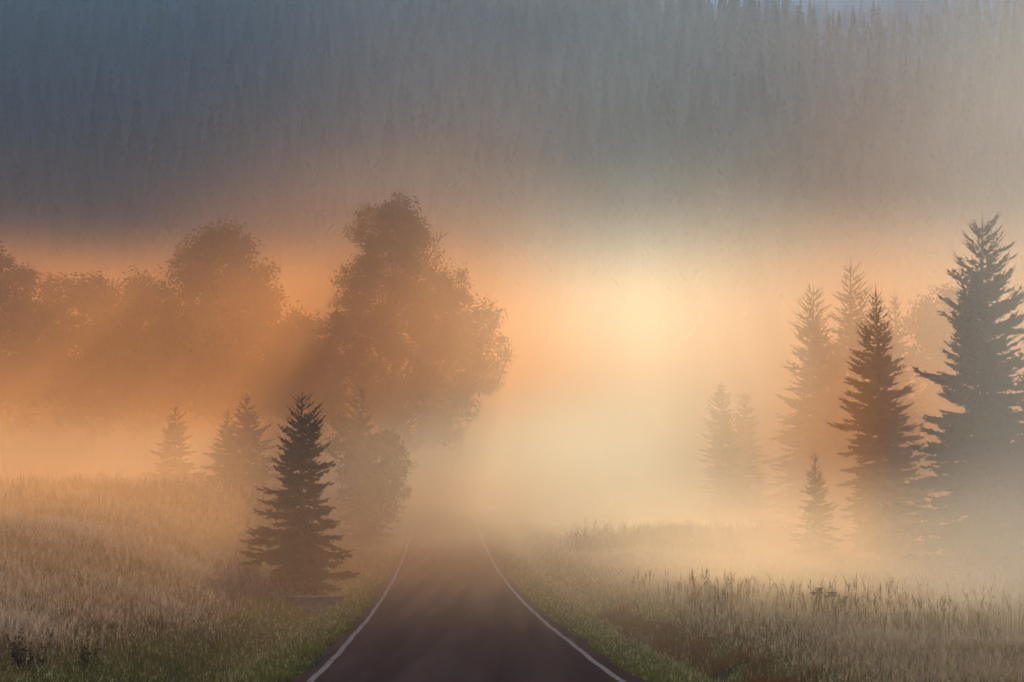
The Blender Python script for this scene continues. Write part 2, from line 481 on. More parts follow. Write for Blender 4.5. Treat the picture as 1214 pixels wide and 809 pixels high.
spruce(361, 464, 84, 2.45, 'dark young spruce with two leaders beside the left road edge', 3, rz=0, leaders=2, kite=.036, taper=.70, fine=1.1)
spruce(210, 480, 133, 2.1, 'small spruce standing alone behind the tall grass, leftmost of the three there', 11, taper=.75, kite=.038)
spruce(290, 464, 132, 2.5, 'taller of two spruces touching behind the tall grass of the left meadow', 12, taper=.8, kite=.038)
spruce(271, 484, 135, 2.0, 'shorter spruce leaning against a taller one behind the tall grass', 13, taper=.8, kite=.038)
spruce(431, 452, 134, 2.7, 'misty spruce rising out of a leafy bush beside the left road edge', 14, taper=.85, kite=.034)
spruce(1040, 336, 114, 3.5, 'dark slender spruce with long bare leader on the right meadow', 21, rz=1.0, kite=.046, taper=.78, low=.02, fine=1.1)
spruce(964, 535, 111, 1.75, 'thin sapling spruce at the foot of the slender dark spruce', 22, kite=.030, taper=.9, sparse=.8)
spruce(1165, 250, 97, 4.4, 'tallest spruce with forked crown top at the right edge', 23, rz=.4, kite=.046, taper=.62, candelabra=True, fine=1.1)
spruce(1236, 372, 101, 2.6, 'spruce cut by the right picture edge beside the tallest spruce', 24, kite=.0345, taper=.6)
spruce(959, 336, 176, 5.1, 'pale misty spruce with broad skirt behind the slender dark spruce, left of its pair', 31, kite=.06, fine=.6, taper=.62)
spruce(1009, 304, 181, 4.9, 'taller pale misty spruce of the pair behind the slender dark spruce', 32, kite=.06, fine=.6, taper=.66)
spruce(1064, 342, 188, 3.9, 'faint spruce in the mist between the slender spruce and the tallest one', 33, kite=.06, fine=.6, taper=.7)
spruce(853, 452, 186, 3.4, 'barely visible spruce deep in the mist left of the misty pair', 34, kite=.07, fine=.5, taper=.7)
spruce(884, 462, 190, 3.2, 'barely visible shorter spruce deep in the mist touching its faint neighbour', 35, kite=.07, fine=.5, taper=.7)

# spruces on the lower hillside, fading one behind the other
hs = [(8, 205, 372, 'dim spruce low on the hillside at the left picture edge'),
      (86, 226, 366, 'dim hillside spruce, left of the close trio above the round treetops'),
      (109, 216, 370, 'tallest dim spruce of the close trio on the lower hillside'),
      (136, 254, 360, 'short dim spruce, right of the close trio on the lower hillside'),
      (180, 231, 374, 'dim hillside spruce standing alone between the trio and the domed treetop'),
      (202, 250, 362, 'short dim hillside spruce just left of the domed treetop'),
      (241, 229, 376, 'dim hillside spruce directly above the domed treetop'),
      (355, 240, 380, 'faint hillside spruce between the domed tree and the great broadleaf tree'),
      (352, 298, 340, 'low faint spruce at the hill foot left of the great broadleaf tree'),
      (104, 170, 455, 'high hillside spruce above the close trio, barely showing in the haze'),
      (148, 178, 450, 'high hillside spruce with narrow tip, right of the one above the trio'),
      (215, 174, 458, 'broad high hillside spruce above the domed treetop in blue haze'),
      (287, 170, 460, 'pointed high hillside spruce in blue haze right of the domed treetop'),
      (369, 184, 462, 'high hillside spruce in blue haze above left of the great broadleaf tree'),
      (398, 208, 440, 'faint hillside spruce in haze just left of the great tree top'),
      (48, 183, 448, 'high hillside spruce in haze near the left picture edge')]
protos = [spruce_meshes(24, r, 50 + i, kite=.10, fine=.35, taper=.7) for i, r in enumerate((4.2, 3.6, 4.8))]
for i, (px, py, d, lab) in enumerate(hs):
    x, y, zt = at(px, py, d); zb = gz(x, y)
    H = max(zt - zb, 12)
    e = empty('spruce_tree', (x, y, zb - .3), lab, 'tree', 'spruces on the lower hillside', random.uniform(0, 6.28), H / 24)
    tr, cr = protos[i % 3]
    link_part('trunk', tr, e); link_part('crown', cr, e)

# the far wood on the hillside: thousands of trees that read as one mass
def far_forest():
    templates = []
    for k in range(5):
        g = np.random.default_rng(90 + k); V = []
        nt = 13
        for w in range(nt):
            t = w / nt
            ns = 9
            r = (.20 * (1 - t) ** .9 + .003) * g.uniform(.75, 1.2)
            z0 = .06 + t * .92; ztip = z0 + .16 * (1 - t) + .06
            a = np.arange(ns) * 2 * PI / ns + g.uniform(0, 1)
            rr = r * g.uniform(.55, 1.2, ns); zz = z0 - .03 * (1 - t) + g.uniform(-.025, .02, ns)
            ri = r * g.uniform(.35, .6, ns); zi = z0 + .05 + g.uniform(-.01, .02, ns)
            a2 = a + PI / ns
            for b in range(ns):
                b2 = (b + 1) % ns
                V.append([[0, 0, min(ztip, 1.0)], [ri[b - 1] * math.cos(a2[b - 1]), ri[b - 1] * math.sin(a2[b - 1]), zi[b - 1]],
                          [rr[b] * math.cos(a[b]), rr[b] * math.sin(a[b]), zz[b]], [ri[b] * math.cos(a2[b]), ri[b] * math.sin(a2[b]), zi[b]]])
        V.append([[-.012, 0, -.03], [.012, 0, -.03], [.002, 0, 1.0], [-.002, 0, 1.0]])
        templates.append(np.array(V).reshape(-1, 3))
    mb = MB(); g = np.random.default_rng(5)
    n = 4300
    y = 345 + (900 - 345) * g.random(n) ** .85
    x = (g.random(n) * 2 - 1) * (.27 * y + 45)
    keep = (g.random(n) < .9)
    x, y = x[keep], y[keep]
    z = ground(x, y)
    h = g.uniform(13, 33, len(x)) * np.where(g.random(len(x)) < .1, 1.18, 1) * (.9 + .2 * bumps(x, y, 70, 4))
    for k in range(5):
        s = np.arange(len(x)) % 5 == k
        T = templates[k]; ns = s.sum()
        rot = g.uniform(0, 2 * PI, ns)
        hx = h[s] * g.uniform(.85, 1.25, ns)
        X = (T[None, :, 0] * np.cos(rot)[:, None] - T[None, :, 1] * np.sin(rot)[:, None]) * hx[:, None] + x[s][:, None]
        Y = (T[None, :, 0] * np.sin(rot)[:, None] + T[None, :, 1] * np.cos(rot)[:, None]) * hx[:, None] + y[s][:, None]
        Z = T[None, :, 2] * h[s][:, None] + z[s][:, None] - .3
        v = np.stack([X, Y, Z], 2).reshape(-1, 3)
        mb.add(v, np.arange(len(v)).reshape(-1, 4))
    return mb.build('distant_forest', M['needles_far'])
tag(far_forest(), 'dark spruce forest covering the hillside behind blue haze', kind='stuff')

# ------------------------------------------------------------------ broadleaf trees
def broadleaf(px, d, lobes, label, seed, trunk_r, leaf=.3, n_leaf=14000, depth=.8, mat='leaves', name='broadleaf_tree', group=None, clump=.9, bare=None, y_base=None):
    """lobes: (px, py, radius in px) of the crown's masses at distance d; each gets its own depth"""
    g = np.random.default_rng(seed)
    x0, y0, _ = at(px, 560, d); zb = gz(x0, y0)
    e = empty(name, (x0, y0, zb - .05), label, 'tree', group)
    o0 = np.array([x0, y0, zb - .05])
    L = []
    wtot = 0
    zmin = min(at(a, b, d)[2] for a, b, c in lobes) - zb
    for a, b, r in lobes:
        p = np.array(at(a, b, d)) - o0; rr = r * d / F_PX
        p[1] += g.uniform(-1, 1) * depth * rr
        L.append((p, rr)); wtot += rr ** 2
    ztop = max(p[2] + r for p, r in L)
    tr = MB()
    zs = np.linspace(-.3, ztop * .72, 8)
    tx = np.stack([.25 * np.sin(zs * .5 + seed), .25 * np.cos(zs * .4 + seed), zs], 1); tx[:, :2] -= tx[0, :2]
    rad = trunk_r * (1 - .75 * np.clip(zs / (ztop * .72), 0, 1)); rad[0] *= 1.5; 
    tr.tube(tx, rad, 9)
    V = []
    for p, rr in L:
        zf = np.clip(p[2] * g.uniform(.35, .6), .15 * ztop, .68 * ztop)
        st = np.array([np.interp(zf, zs, tx[:, 0]), np.interp(zf, zs, tx[:, 1]), zf])
        mid = st * .5 + p * .5 + np.array([0, 0, -.08 * np.linalg.norm(p - st)])
        r1 = max(.05, trunk_r * .32)
        tr.tube([st, st * .75 + mid * .25, mid, p], [r1, r1 * .8, r1 * .55, r1 * .22], 6, cap=False)
        nl = int(n_leaf * rr ** 2 / wtot)
        nc = max(7, int(13 * (rr / clump) ** 1.7))
        dirs = g.normal(size=(nc, 3)); dirs /= np.linalg.norm(dirs, axis=1)[:, None]
        cc = p + dirs * (rr * g.uniform(.35, 1.05, nc) ** .6)[:, None]
        cs = clump * g.uniform(.45, 1.1, nc) * min(1, rr / clump / 1.2 + .25)
        for c in cc[: max(4, nc // 2)]:
            tr.tube([p * .8 + c * .2, (p + c) / 2 + [0, 0, -.05], c], [r1 * .2, r1 * .13, r1 * .05 + .005], 4, cap=False)
        idx = g.integers(0, nc, nl)
        q = g.normal(size=(nl, 3)) * .55
        q *= np.minimum(1, 1.25 / (np.linalg.norm(q, axis=1) + 1e-6))[:, None]
        q[:, 2] *= .75
        pos = cc[idx] + q * cs[idx][:, None]
        nrm = g.normal(size=(nl, 3)); nrm[:, 2] += .6; nrm /= np.linalg.norm(nrm, axis=1)[:, None]
        u = np.cross(nrm, g.normal(size=(nl, 3))); u /= np.linalg.norm(u, axis=1)[:, None]
        w = np.cross(nrm, u)
        s = (leaf * g.uniform(.5, 1.2, nl))[:, None]
        V.append(np.stack([pos - u * s * .6, pos + w * s * .36 - nrm * s * .05, pos + u * s * .6, pos - w * s * .36 - nrm * s * .05], 1).reshape(-1, 3))
    v = np.concatenate(V)
    cr = MB(); cr.add(v, np.arange(len(v)).reshape(-1, 4))
    tr.build('trunk', M['bark_oak'], e, smooth=True); cr.build('crown', M[mat], e)
    if bare:
        bb = MB()
        for ln in bare:
            P = [np.array(at(a, b, d)) - o0 for a, b in ln]
            P = [pp + np.array([0, .2 * i, 0]) for i, pp in enumerate(P)]
            k = len(P)
            bb.tube(P, np.linspace(.10 if len(ln) > 3 else .06, .025, k), 5)
        b = bb.build('bare_branch', M['bark_oak'], e)
        b['label'] = 'leafless dead branch sticking out of the crown'
    return e

broadleaf(468, 182, [(470, 250, 20), (440, 272, 26), (478, 280, 30), (500, 278, 16), (458, 310, 38), (426, 335, 26), (500, 330, 34), (535, 345, 26), (420, 380, 30), (470, 375, 48), (525, 385, 44), (565, 380, 26), (580, 420, 24), (405, 425, 34), (460, 440, 50), (525, 440, 46), (570, 445, 22), (545, 478, 20), (480, 490, 44), (420, 480, 36), (520, 505, 26)],
          'great broadleaf tree with spreading crown beside the road, bare branch at its top', 41, .5, leaf=.25, n_leaf=90000, clump=1.05,
          bare=[[(505, 310), (514, 296), (521, 284), (529, 276)], [(516, 293), (513, 284), (512, 277)], [(521, 284), (524, 272)], [(527, 278), (532, 275)]])
broadleaf(262, 195, [(258, 283, 20), (240, 292, 18), (278, 295, 20), (225, 315, 22), (262, 322, 34), (298, 330, 26), (235, 350, 32), (285, 365, 36), (315, 365, 20), (225, 395, 34), (265, 410, 42), (310, 410, 30), (250, 455, 44), (300, 455, 36)],
          'broadleaf tree with domed top standing above the hazy copse', 42, .45, leaf=.30, n_leaf=50000, clump=1.4)
broadleaf(105, 202, [(95, 340, 18), (70, 350, 22), (120, 348, 20), (105, 375, 36), (60, 390, 32), (140, 385, 28), (90, 425, 44), (140, 430, 36), (50, 440, 36), (110, 475, 44)],
          'low rounded broadleaf tree in orange mist, left of the domed tree', 43, .4, leaf=.30, n_leaf=40000, clump=1.4)
broadleaf(172, 208, [(168, 345, 18), (150, 360, 18), (188, 360, 20), (172, 390, 34), (205, 400, 26), (165, 430, 38), (200, 445, 34), (180, 480, 40)],
          'rounded broadleaf tree in mist directly beside the domed tree', 44, .38, leaf=.30, n_leaf=32000, clump=1.4)
broadleaf(2, 192, [(4, 305, 12), (-8, 325, 20), (18, 340, 22), (-5, 370, 34), (30, 385, 26), (0, 420, 42), (35, 440, 30), (0, 475, 44)],
          'broadleaf tree with small peaked top at the left picture edge', 45, .38, leaf=.30, n_leaf=30000, clump=1.4)
broadleaf(352, 190, [(350, 392, 20), (330, 405, 22), (372, 405, 24), (345, 435, 34), (380, 440, 30), (330, 465, 34), (370, 480, 36)],
          'low broadleaf tree filling the gap between the domed tree and the great tree', 46, .35, leaf=.28, n_leaf=30000, clump=1.3)
broadleaf(1118, 194, [(1122, 352, 10), (1105, 365, 14), (1135, 368, 16), (1090, 385, 18), (1120, 395, 24), (1148, 400, 20), (1105, 430, 28), (1140, 440, 26), (1120, 480, 34), (1100, 520, 30)],
          'pale misty broadleaf tree behind the tallest spruce', 47, .35, leaf=.30, n_leaf=26000, clump=1.2)
broadleaf(450, 131, [(405, 500, 10), (415, 512, 14), (400, 530, 12), (430, 530, 18), (452, 532, 18), (462, 528, 14), (472, 550, 14), (425, 560, 22), (455, 565, 22), (470, 582, 14), (440, 592, 20), (415, 590, 16), (460, 605, 12)],
          'yellowing leafy bush around the misty spruce beside the left road edge', 48, .10, leaf=.16, n_leaf=26000, mat='leaves_bush', name='leafy_bush', clump=.5)

# ------------------------------------------------------------------ grass
def lerp(a, b, t): return a + (b - a) * t[:, None]
def colour(c, n): return np.tile(np.array(c, np.float32), (n, 1))

def blades(name, label, x, y, h, w, base, tip, lean=.35, head=None, seed=1, headw=3.0, clump=True):
    """grass: one curved blade per point; head = colour of a feathery seed head on some blades"""
    g = np.random.default_rng(seed)
    n = len(x)
    z = ground(x, y)
    a = g.uniform(0, 2 * PI, n)
    # blades face mostly across the view, and lean in gusts
    gust = bumps(x, y, 5, 13)
    lx = np.cos(a) * lean * g.random(n) + .18 * gust; ly = np.sin(a) * lean * g.random(n)
    f = a + PI / 2
    wx, wy = np.cos(f) * w, np.sin(f) * w
    P0 = np.stack([x, y, z - .03], 1)
    D = np.stack([lx * h, ly * h, h], 1)
    S = np.stack([wx, wy, np.zeros(n)], 1)
    mid = P0 + D * np.array([.35, .35, .58])
    tipp = P0 + D * np.array([1, 1, 1 - .15 * lean])
    v = np.stack([P0 - S, P0 + S, mid + S * .8, mid - S * .8, tipp], 1).reshape(-1, 3)
    i = np.arange(n) * 5
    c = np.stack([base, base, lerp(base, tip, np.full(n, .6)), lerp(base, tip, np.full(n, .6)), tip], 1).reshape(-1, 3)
    mb = MB()
    mb.add(v, np.stack([i, i + 1, i + 2, i + 3], 1), np.stack([i + 3, i + 2, i + 4], 1), c)
    if head is not None:
        k = g.random(n) < head[1]
        hn = k.sum(); hc = np.array(head[0], np.float32) * g.uniform(.7, 1.2, (hn, 1)).astype(np.float32)
        for q in range(4):      # a feathery panicle of fine slivers
            t0 = tipp[k] - D[k] * (.03 + .06 * q)
            ln = np.linalg.norm(D[k], axis=1)[:, None]
            d = D[k] * g.uniform(.12, .26, (hn, 1)) + g.normal(0, .075, (hn, 3)) * ln
            s = S[k] * headw * g.uniform(.5, 1.1, (hn, 1))
            v = np.stack([t0, t0 + d * .4 + s, t0 + d, t0 + d * .4 - s], 1).reshape(-1, 3)
            mb.add(v, np.arange(hn * 4).reshape(-1, 4), None, np.repeat(hc, 4, 0))
    return tag(mb.build(name, M['blade']), label, kind='stuff')

def sample(n, y0, y1, side, smin, smax, power=1.0, wide=.30, seed=0):
    """points in a strip beside the road, thinning with distance"""
    g = np.random.default_rng(seed)
    t = g.random(n)
    y = y0 * (y1 / y0) ** t if power == 1.0 else y0 + (y1 - y0) * t ** power
    smx = np.minimum(smax, wide * y + 7)
    s = smin + (smx - smin) * g.random(n)
    ok = smx > smin
    y, s = y[ok], s[ok]
    return side * s + road_x(y), y, s, g

def patch(x, y, wl, k0): return np.clip(.5 + .5 * bumps(x, y, wl, k0, 5) * 1.6, 0, 1)

# left meadow: tall straw-coloured grass with feathery heads
x, y, s, g = sample(340000, 30, 190, -1, 6.0, 60, seed=1)
near = 1 - sstep(40, 58, y - (s - 8) * .30)
edge = sstep(6.0, 9.5, s)
keep = g.random(len(x)) < np.clip(edge * (1 - .9 * near) + .06, 0, 1); x, y, s, near, edge = (q[keep] for q in (x, y, s, near, edge))
pt = patch(x, y, 7, 2); pt2 = patch(x, y, 17, 8)
n = len(x)
h = (.30 + .45 * edge * (.5 + .5 * pt2)) * g.uniform(.6, 1.25, n) * (1 - .5 * near) + .35 * sstep(.7, 1, pt) * g.random(n)
h *= 1 + .55 * sstep(75, 110, y)
w = .0018 + .000075 * y * g.uniform(.6, 1.2, n)
straw = lerp(colour((.19, .125, .08), n), colour((.34, .235, .165), n), g.random(n))
brown = colour((.10, .075, .035), n); green = colour((.075, .085, .025), n)
mix = np.clip(sstep(.45, .75, pt) * .9 + near * .8 + sstep(.6, .8, patch(x, y, 3, 18)) * .6, 0, 1)
tip = lerp(straw, lerp(brown, green, g.random(n)), mix) * g.uniform(.75, 1.2, (n, 1))
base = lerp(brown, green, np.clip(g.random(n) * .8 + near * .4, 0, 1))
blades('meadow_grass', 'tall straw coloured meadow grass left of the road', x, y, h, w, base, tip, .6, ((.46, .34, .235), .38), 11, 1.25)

# left foreground and both verges: short green grass
for side, nm, lab, sd in ((-1, 'verge_grass', 'short green grass on the left verge and ditch', 21), (1, 'verge_grass', 'short green grass on the right verge', 31)):
    x, y, s, g = sample(200000, 29, 170, side, 2.70, 12 if side < 0 else 8, seed=sd)
    k = g.random(len(x)) < (1 - sstep(6.5, 12, s) * .8 if side < 0 else 1 - sstep(4.2, 8, s) * .7)
    x, y, s = x[k], y[k], s[k]; n = len(x)
    ed = sstep(2.62, 3.4, s + .25 * bumps(x, y, 2.2, 6))
    h = (.05 + .20 * ed) * g.uniform(.5, 1.4, n)
    w = .0018 + .000075 * y * g.uniform(.6, 1.2, n)
    pt = patch(x, y, 4, 4)
    c1 = lerp(colour((.062, .074, .014), n), colour((.165, .160, .042), n), g.random(n) * (.3 + .9 * pt).clip(0, 1))
    c1 = lerp(c1, colour((.28, .22, .12), n), (g.random(n) < .12) * .9)
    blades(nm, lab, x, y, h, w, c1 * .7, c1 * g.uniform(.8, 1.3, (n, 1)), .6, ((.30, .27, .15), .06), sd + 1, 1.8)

# left foreground rough grass
x, y, s, g = sample(150000, 29, 66, -1, 6.0, 25, seed=41)
n = len(x); pt = patch(x, y, 3.5, 10); p2 = patch(x, y, 6, 16)
h = (.10 + .22 * p2) * g.uniform(.5, 1.3, n); w = .0018 + .000075 * y * g.uniform(.6, 1.2, n)
c1 = lerp(colour((.035, .042, .012), n), colour((.10, .105, .03), n), pt)
c1 = lerp(c1, colour((.22, .16, .09), n), (g.random(n) < .2) * .8)
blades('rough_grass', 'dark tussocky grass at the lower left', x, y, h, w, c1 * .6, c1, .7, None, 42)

# right meadow: taller grey-green and straw grass with seed heads
x, y, s, g = sample(380000, 30, 210, 1, 4.2, 62, seed=51)
n0 = len(x)
edge = sstep(4.2, 8.5, s)
keep = g.random(n0) < edge * .9 + .1; x, y, s, edge = x[keep], y[keep], s[keep], edge[keep]; n = len(x)
pt = patch(x, y, 8, 5); p2 = patch(x, y, 15, 12)
h = (.20 + .42 * edge * (.25 + .75 * p2)) * g.uniform(.5, 1.25, n) + .25 * sstep(.7, 1, pt) * g.random(n)
w = .0018 + .000075 * y * g.uniform(.6, 1.2, n)
straw = lerp(colour((.25, .175, .10), n), colour((.43, .32, .20), n), g.random(n))
dark = lerp(colour((.085, .065, .035), n), colour((.075, .085, .03), n), g.random(n))
tip = lerp(straw, dark, np.clip(sstep(.5, .85, p2) * .75 + (g.random(n) < .2) * .5, 0, 1))
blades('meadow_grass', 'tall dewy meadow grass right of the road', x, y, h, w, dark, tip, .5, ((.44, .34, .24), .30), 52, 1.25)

# rust-coloured sedge along the right ditch and the dark tall reeds behind
xs_, ys_ = [], []
g = np.random.default_rng(61)
for k in range(70):
    yy = 34 + 34 * g.random() ; cx = road_x(yy) + 5.4 + g.normal(0, .35)
    m = 130; xs_.append(cx + g.normal(0, .16, m)); ys_.append(yy + g.normal(0, .25, m))
x, y = np.concatenate(xs_), np.concatenate(ys_); n = len(x)
c1 = lerp(colour((.10, .05, .018), n), colour((.18, .10, .04), n), g.random(n))
blades('sedge_grass', 'rusty brown sedge tufts along the right ditch', x, y, g.uniform(.25, .6, n), .002 + .00007 * y, c1 * .6, c1, .5, None, 62)

def reeds(name, label, spots, seed, hh, c_lo, c_hi, m=420):
    g = np.random.default_rng(seed); xs_, ys_, hs_ = [], [], []
    for px, py, spread in spots:
        cx, cy, _ = hit(px, py)
        xs_.append(cx + g.normal(0, spread, m)); ys_.append(cy + g.normal(0, spread * 1.4, m)); hs_.append(hh * g.uniform(.45, 1.1, m) * g.uniform(.55, 1.15))
    x, y, h = np.concatenate(xs_), np.concatenate(ys_), np.concatenate(hs_); n = len(x)
    c1 = lerp(colour(c_lo, n), colour(c_hi, n), g.random(n))
    return blades(name, label, x, y, h, .003 + .00008 * y, c1 * .7, c1, .3, ((.16, .11, .06), .25), seed + 1, 2.0)
g = np.random.default_rng(71)
reeds('reed_bed', 'dark tall reeds across the misty right meadow', [(px, 655 + g.uniform(-6, 6), g.uniform(.5, 1.3)) for px in g.normal(780, 62, 26).clip(655, 900)] + [(px, 652 + g.uniform(-4, 4), .6) for px in np.linspace(862, 935, 7)], 72, 1.55, (.10, .07, .03), (.16, .11, .05))
reeds('reed_bed', 'brown tall reeds on the crest of the left meadow', [(px, 606 + g.uniform(-8, 12), 1.0) for px in np.linspace(10, 330, 34)], 74, 1.3, (.12, .08, .04), (.20, .14, .07))
reeds('reed_bed', 'low dark reeds at the front of the right meadow', [(g.uniform(800, 1290), 735 + g.uniform(-22, 40), g.uniform(.3, 1.0)) for k in range(46)], 76, 1.15, (.11, .09, .05), (.20, .16, .095), 80)

g = np.random.default_rng(181)
xs_, ys_, hs_ = [], [], []
for k in range(190):
    yy = 38 + 52 * g.random() ** 1.1; ss_ = 8.0 + (.28 * yy - 3) * g.random(); r = g.uniform(.3, 1.0); m = int(200 * r + 50)
    xs_.append(road_x(yy) - ss_ + g.normal(0, r, m)); ys_.append(yy + g.normal(0, r * .7, m)); hs_.append(g.uniform(.45, .95) * g.uniform(.6, 1.05, m))
x, y, h = np.concatenate(xs_), np.concatenate(ys_), np.concatenate(hs_); n = len(x)
c1 = lerp(colour((.34, .24, .17), n), colour((.52, .38, .28), n), g.random(n))
blades('feather_grass', 'pale feathery flowering grass in drifts through the left meadow', x, y, h, .0016 + .00006 * y, c1 * .45, c1, .8, ((.58, .43, .33), .8), 182, 1.2)

g = np.random.default_rng(171)
xs_, ys_, hs_ = [], [], []
for k in range(150):
    yy = 34 + 70 * g.random() ** 1.2; ss_ = 7.5 + (.28 * yy - 2) * g.random(); r = g.uniform(.25, .9); m = int(240 * r + 60)
    xs_.append(road_x(yy) - ss_ + g.normal(0, r, m)); ys_.append(yy + g.normal(0, r * 1.2, m)); hs_.append(g.uniform(.3, .95) * g.uniform(.4, 1.05, m))
x, y, h = np.concatenate(xs_), np.concatenate(ys_), np.concatenate(hs_); n = len(x)
c1 = lerp(colour((.06, .045, .02), n), colour((.15, .10, .05), n), g.random(n))
blades('tussock_grass', 'darker brown tussocks scattered through the left meadow', x, y, h, .002 + .00007 * y, c1 * .6, c1, .65, ((.30, .22, .14), .2), 172, 1.2)

# dew-laden pale seed flecks over the near right meadow
# ------------------------------------------------------------------ weeds, umbels, culvert, posts, log
def weed(px, py, H, n_stem, label, seed, spread=.25, name='weed_plant', leafy=1.0):
    g = np.random.default_rng(seed)
    x, y, z = hit(px, py)
    e = empty(name, (x, y, z - .02), label, 'plant')
    st = MB(); lf = MB(); V = []
    for k in range(n_stem):
        a = g.uniform(0, 2 * PI); r = spread * math.sqrt(g.random()); h = H * g.uniform(.6, 1.0)
        b = np.array([r * math.cos(a) * .4, r * math.sin(a) * .4, -.03]); t = np.array([r * math.cos(a), r * math.sin(a), h])
        m = (b + t) / 2 + [0, 0, .05 * H]
        st.tube([b, m, t], [.012, .009, .005], 5)
        nl = int(26 * leafy * h / .8) + 6
        u = g.random(nl)[:, None]
        p = b + (t - b) * (.15 + .85 * u)
        d = g.normal(size=(nl, 3)); d[:, 2] = np.abs(d[:, 2]) * .5; d /= np.linalg.norm(d, axis=1)[:, None]
        L = (.16 * (1.15 - u[:, 0] * .75) * g.uniform(.6, 1.2, nl))[:, None]
        sd = np.cross(d, [0, 0, 1.0]); sd /= np.linalg.norm(sd, axis=1)[:, None] + 1e-9
        V.append(np.stack([p, p + d * L * .5 + sd * L * .22, p + d * L - [0, 0, .03], p + d * L * .5 - sd * L * .22], 1).reshape(-1, 3))
    v = np.concatenate(V); lf.add(v, np.arange(len(v)).reshape(-1, 4))
    st.build('stem', M['stalk'], e); lf.build('leaves', M['weed'], e)
    return e
weed(34, 800, .85, 12, 'dark bushy weed in the lower left corner, the wider one', 81, .45)
weed(104, 795, .78, 6, 'dark upright weed with narrow top, right of the wide bushy weed', 82, .22)
weed(146, 722, .55, 1, 'single thin dock stalk against the pale left grass', 83, .05)
weed(182, 722, .62, 2, 'thin forked dock stalk right of the single one in the pale grass', 84, .12)

def umbel(px, py, H, label, seed, nh=4):
    g = np.random.default_rng(seed)
    x, y, z = hit(px, py); e = empty('umbel_plant', (x, y, z - .02), label, 'plant')
    st = MB(); st.tube([[0, 0, -.05], [.02, 0, H * .5], [.03, .01, H * .82]], [.013, .010, .007], 5)
    for k in range(nh):
        heads = MB()
        a = k * 2 * PI / nh + g.uniform(-.3, .3); zb = H * g.uniform(.55, .82); r = H * g.uniform(.10, .2); zt = H * g.uniform(.88, 1.02)
        if k == 0: r = .02; zt = H * 1.02
        t = np.array([.03 + r * math.cos(a), r * math.sin(a), zt - .07])
        st.tube([[.028, .005, zb], [.03 + r * .7 * math.cos(a), r * .7 * math.sin(a), (zb + zt) / 2], t], [.007, .005, .004], 4)
        for j in range(9):
            b = g.uniform(0, 2 * PI); rr = .085 * math.sqrt(g.random())
            p = t + np.array([rr * math.cos(b), rr * math.sin(b), .055 + .012 * g.random()])
            heads.tube([t, p], [.004, .003], 3, cap=False)
            for q in range(5):
                c = p + g.normal(0, .006, 3); s = .014
                heads.add([c + [-s, 0, 0], c + [0, -s, .003], c + [s, 0, 0], c + [0, s, .003]], [(0, 1, 2, 3)])
                heads.add([c + [-s, 0, -s * .6], c + [s, 0, -s * .6], c + [s, 0, s * .6], c + [-s, 0, s * .6]], [(0, 1, 2, 3)])
        heads.build('flower_head', M['stalk'], e)
    st.build('stem', M['stalk'], e)
umbel(970, 744, 1.0, 'tallest dry umbel plant standing above the right meadow grass', 85, 5)
umbel(986, 744, .9, 'dry umbel plant with several heads just right of the tallest one', 86, 6)
umbel(1001, 746, .82, 'small dry umbel plant, rightmost of the three in the right meadow', 87, 3)

# culvert headwall across the left ditch
cx, cy = road_x(75.5) - 5.35, 75.5
zt = tab(T_ROAD, 75.5) + EYE - .12
e = empty('culvert', (cx, cy, zt - 1.2), 'low concrete culvert wall across the ditch below the young spruce', 'culvert')
b = MB(); b.box((0, 0, .52), (2.5, .28, 1.15)); b.build('headwall', M['concrete'], e)
b = MB(); b.box((0, -.02, 1.135), (2.66, .36, .075)); b.build('coping', M['concrete'], e)
b = MB(); ang = np.linspace(0, 2 * PI, 20, endpoint=False)
ro, ri = .30, .25
ring = lambda r, yy: np.stack([r * np.cos(ang), np.full(20, yy), .42 + r * np.sin(ang)], 1)
vs = np.concatenate([ring(ro, -.20), ring(ri, -.20), ring(ri, -.145), ring(ro, -.145)])
q = []
for k in range(20):
    k2 = (k + 1) % 20
    for r0_, r1_ in ((0, 1), (1, 2), (3, 0)):
        q.append((r0_ * 20 + k, r0_ * 20 + k2, r1_ * 20 + k2, r1_ * 20 + k))
b.add(vs, q); pipe = b.build('pipe', M['concrete'], e)
b = MB(); b.add(np.concatenate([ring(ri - .004, -.148), [[0, -.148, .42]]]), None, [(k, (k + 1) % 20, 20) for k in range(20)]); b.build('mouth_shade', M['hole_shade'], pipe)  # flat dark disc: shade of the pipe's hollow painted in

# roadside posts
x, y, z = at(566, 590, 186)
x = road_x(y) + 3.25; z = gz(x, y)
e = empty('delineator_post', (x, y, z), 'white roadside marker post right of the road in the mist', 'post')
b = MB(); b.box((0, 0, .5), (.13, .10, 1.06)); b.build('post', M['post_white'], e)
b = MB(); b.box((0, 0, .83), (.136, .106, .18)); b.build('band', M['post_black'], e)
b = MB(); b.add([(-.065, -.05, 1.031), (.065, -.05, 1.031), (.065, .05, 1.08), (-.065, .05, 1.08), (-.065, .05, 1.031), (.065, .05, 1.031)], [(0, 1, 2, 3), (3, 2, 5, 4)], [(0, 3, 4), (1, 5, 2)]); b.build('cap', M['post_white'], e)
x = (581 - 607) / F_PX * 186; y = 186.0; z = gz(x, y)
e = empty('wooden_post', (x, y, z), 'thin dark wooden post right of the white marker post', 'post')
b = MB(); b.tube([[0, 0, -.2], [0.01, 0, .8], [.02, 0, 1.5]], [.06, .055, .05], 8); b.build('shaft', M['post_wood'], e)

